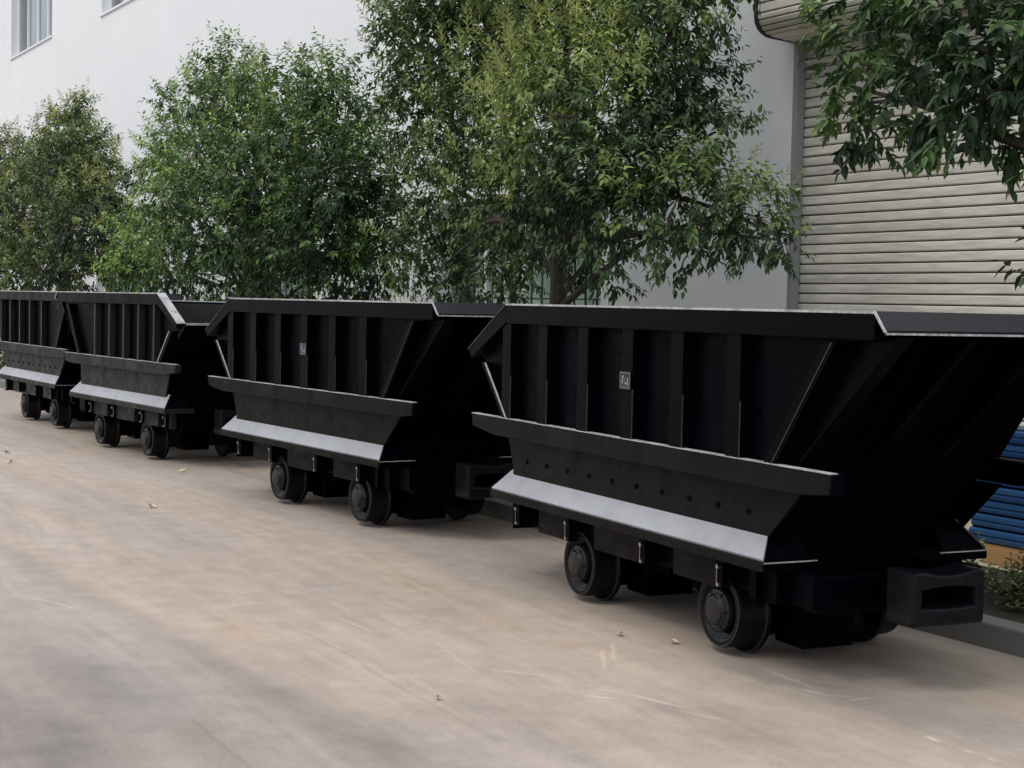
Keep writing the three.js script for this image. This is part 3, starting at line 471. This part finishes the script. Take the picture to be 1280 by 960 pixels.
tree({ label: 'big-leaved tree hanging into the top right corner before the roller shutter', u: -5.2, w: 6.5, seed: 73, leaf: .095, density: .62, hue: [.86, 1.05, .85], twig: .6, panicle: .05, trunkR: .11, forkY: 2.2,
  blobs: [[1040, 45, 34, 0, 1, 1.1], [1035, 100, 24, 0, 1, .9], [1075, 80, 50, 0, 1, .8], [1060, 130, 34, 0, 1, .5], [1050, 165, 25], [1085, 150, 40], [1120, 40, 65, -.1, 1, .5], [1140, 110, 65, -.2], [1130, 172, 32, 0, .8], [1185, 172, 32, 0, .7], [1190, 60, 85, -.3, 1, .2], [1215, 130, 70, -.3], [1270, 70, 90, -.3], [1250, 165, 42, 0, .7], [1262, 200, 24, 0, .5], [1310, 130, 70, 0], [1278, 355, 17, -.1, .8], [1300, 348, 26], [1330, 320, 36], [1200, -40, 110], [1320, -20, 150], [1400, 120, 130], [1440, 280, 110], [1520, 60, 180], [1540, 250, 140], [1110, -30, 60]] });

// shrubs in the planting strip
function shrub(label, u, w, seed, blobs, leaf = .045) {
  const r = rng(seed), t = new THREE.Group(); t.name = numbered('shrub'); t.position.copy(place(u, w, .08)); t.rotation.y = TH; scene.add(t); tag(t, label, 'shrub');
  const st = [], L = [];
  for (const [x, y, z, R, n] of blobs) {
    const c = new THREE.Vector3(x, y, z); st.push(taperTube([new THREE.Vector3(x * .3, -.05, z * .3), new THREE.Vector3(x * .7, y * .5, z * .7), c], .012, .004, 5, 5));
    for (let i = 0; i < n; i++) {
      const d = rnd3(r), q = R * Math.pow(r(), .4), p0 = c.clone().addScaledVector(d, q), tw = d.clone().addScaledVector(UP, .9 * r() + .1).normalize(); if (p0.y < .02) continue;
      const len = leaf * (2 + 3 * r()); if (r() < .5) st.push(taperTube([c.clone().lerp(p0, .3), p0.clone(), p0.clone().addScaledVector(tw, len)], .005, .0015, 3, 3));
      for (let k = 0; k < 8; k++) { const a = k * 2.4, sd = new THREE.Vector3(Math.cos(a), .2, Math.sin(a)), dir = tw.clone().multiplyScalar(.5).add(sd).addScaledVector(UP, -.1 + .3 * r()); L.push([leafMatrix(p0.clone().addScaledVector(tw, len * k / 8), dir, UP.clone().addScaledVector(rnd3(r), .6), leaf * (.7 + .6 * r()), leaf * (.35 + .2 * r())), r()]); }
    }
  }
  part('stems', st, bark, t);
  const im = new THREE.InstancedMesh(leafG, leafStuff, L.length), col = new THREE.Color(); im.name = 'foliage'; im.userData.kind = 'stuff'; im.castShadow = im.receiveShadow = true;
  L.forEach(([m, q], i) => { im.setMatrixAt(i, m); const c = TINTS[Math.min(3, Math.floor(q * 4))]; im.setColorAt(i, col.setRGB(c[0] * 1.1, c[1] * 1.05, c[2])); }); t.add(im); return t;
}
shrub('small dense green shrub behind the kerb, right beside the nearest coupler', -5.55, 6.12, 5, [[-.1, .05, 0, .12, 60], [.12, .06, .05, .13, 60], [.3, .07, -.05, .14, 60], [.03, .13, -.05, .06, 14], [.2, .13, 0, .06, 14], [.5, .07, 0, .16, 60], [-.27, .04, -.1, .08, 16]], .036);
shrub('low sprig of green leaves peeping over the nearest coupler', -6.15, 6.3, 6, [[0, .10, 0, .09, 10], [.15, .15, .05, .06, 6], [-.2, .08, 0, .09, 8]]);
shrub('green shrub behind the farthest mine car at the left edge', -28.7, 6.0, 7, [[0, .5, 0, .4, 90], [-.5, .45, 0, .4, 90], [.4, .4, 0, .35, 70], [0, .8, 0, .25, 40]], .07);
shrub('low green shrub under the tallest tree, hidden behind the second car', -11.4, 6.2, 8, [[0, .2, 0, .2, 40], [.3, .18, 0, .2, 40], [-.35, .2, .05, .2, 40]]);

// ---------------------------------------------------------------- blue panels piled on timbers before the shutter
const blueMap = dataTex(256, 128, (i, j) => { const a = fbm(i / 40, j / 5, 4, 18), v = 0.75 + 0.5 * a; return [lin2s(.018 * v), lin2s(.070 * v), lin2s(.185 * v)]; }, true, .7, 4);
const blue = new THREE.MeshPhysicalMaterial({ map: blueMap, roughness: 0.42, specularIntensity: .6 });
const blueG = (() => { const h = .082, P = [[-.25, 0], [.225, 0], [.240, .010], [.246, .030], [.238, .036], [.238, .042], [.250, .050], [.250, .072], [.236, h], [-.25, h]]; return prismX(P, -2.2, 2.2); })();
const rp = rng(12);
for (let i = 0; i < 8; i++) {
  const wNo = 7.56 - (i % 2) * .015 + (rp() - .5) * .02;
  const t = thing('blue_panel', i === 7 ? 'topmost long blue ribbed steel panel of the pile before the shutter' : i === 0 ? 'lowest long blue ribbed steel panel, resting on the timbers' : ['', 'second', 'third', 'fourth', 'fifth', 'sixth', 'seventh'][i] + ' blue ribbed steel panel from the bottom of the pile before the shutter', 'panel', -4.9 + (rp() - .5) * .08, wNo, .158 + i * .0885, (rp() - .5) * .006, 'blue panels in the pile');
  part('panel_sheet', blueG, blue, t); part('seam_strip', box(-2.2, 2.2, .0822, .088, .18, .226), M.black, t);
}
const wood = new THREE.MeshStandardMaterial({ roughness: .85, map: dataTex(256, 64, (i, j) => { const v = .75 + .5 * fbm(i / 60, j / 4, 4, 28); return [lin2s(.34 * v), lin2s(.20 * v), lin2s(.085 * v)]; }, true, .5, 4) });
tag(thing('timber_beam', 'orange-brown timber beam under the front of the blue panel pile', 'timber', -4.9, 7.40, .031), 'orange-brown timber beam under the front of the blue panel pile', 'timber').add((() => { const g = new THREE.Group(); return g; })());
{ const t = scene.getObjectByName('timber_beam'); t.clear(); part('beam', box(-2.15, 2.3, 0, .122, -.07, .07, .006), wood, t); part('beam_end', box(-2.158, -2.151, .01, .112, -.06, .06), wood, t); }
{ const t = thing('timber_beam', 'second timber beam, under the rear of the blue panel pile', 'timber', -4.9, 7.72, .031); part('beam', box(-2.2, 2.2, 0, .122, -.06, .06, .006), wood, t); part('beam_end', box(-2.208, -2.201, .01, .112, -.05, .05), wood, t); }

// ---------------------------------------------------------------- fallen leaves on the concrete
function fallen(px, py, s, c, label, turn) {
  const [u, w] = onGround(px, py), t = thing('fallen_leaf', label, 'leaf', u, w, .006, turn);
  const g = leafG.clone(); g.scale(s * .7, s, s * 1.5); g.rotateX(Math.PI / 2); g.translate(0, .004 + s * .03, -s * .5);
  part('blade', g, new THREE.MeshStandardMaterial({ color: lin(...c.map(v => Math.min(.85, v * 1.3))), roughness: .8, side: THREE.DoubleSide }), t); part('stalk', box(-.0015, .0015, .002, .005, 0, s * .35, 0), new THREE.MeshStandardMaterial({ color: lin(c[0] * .6, c[1] * .5, c[2] * .4), roughness: .9 }), t);
}
fallen(190, 635, .085, [.62, .52, .36], 'pale curled fallen leaf alone in the middle of the left yard', .6);
fallen(12, 579, .08, [.6, .42, .25], 'pale orange fallen leaf near the left edge of the yard', 1.9);
fallen(842, 805, .06, [.62, .56, .48], 'small pale fallen leaf beside the nearest car\'s right wheel', .2);
fallen(228, 590, .07, [.45, .36, .16], 'yellow-brown fallen leaf by the third car\'s wheel', 2.7);
fallen(775, 795, .05, [.5, .42, .3], 'tiny tan fallen leaf left of the nearest car\'s right wheel', 1.2);
fallen(548, 875, .035, [.08, .06, .05], 'tiny dark fallen leaf in the foreground of the yard', .9);
fallen(9, 567, .07, [.1, .07, .05], 'dark brown fallen leaf at the left edge, behind the orange one', .4);

renderer.render(scene, camera);
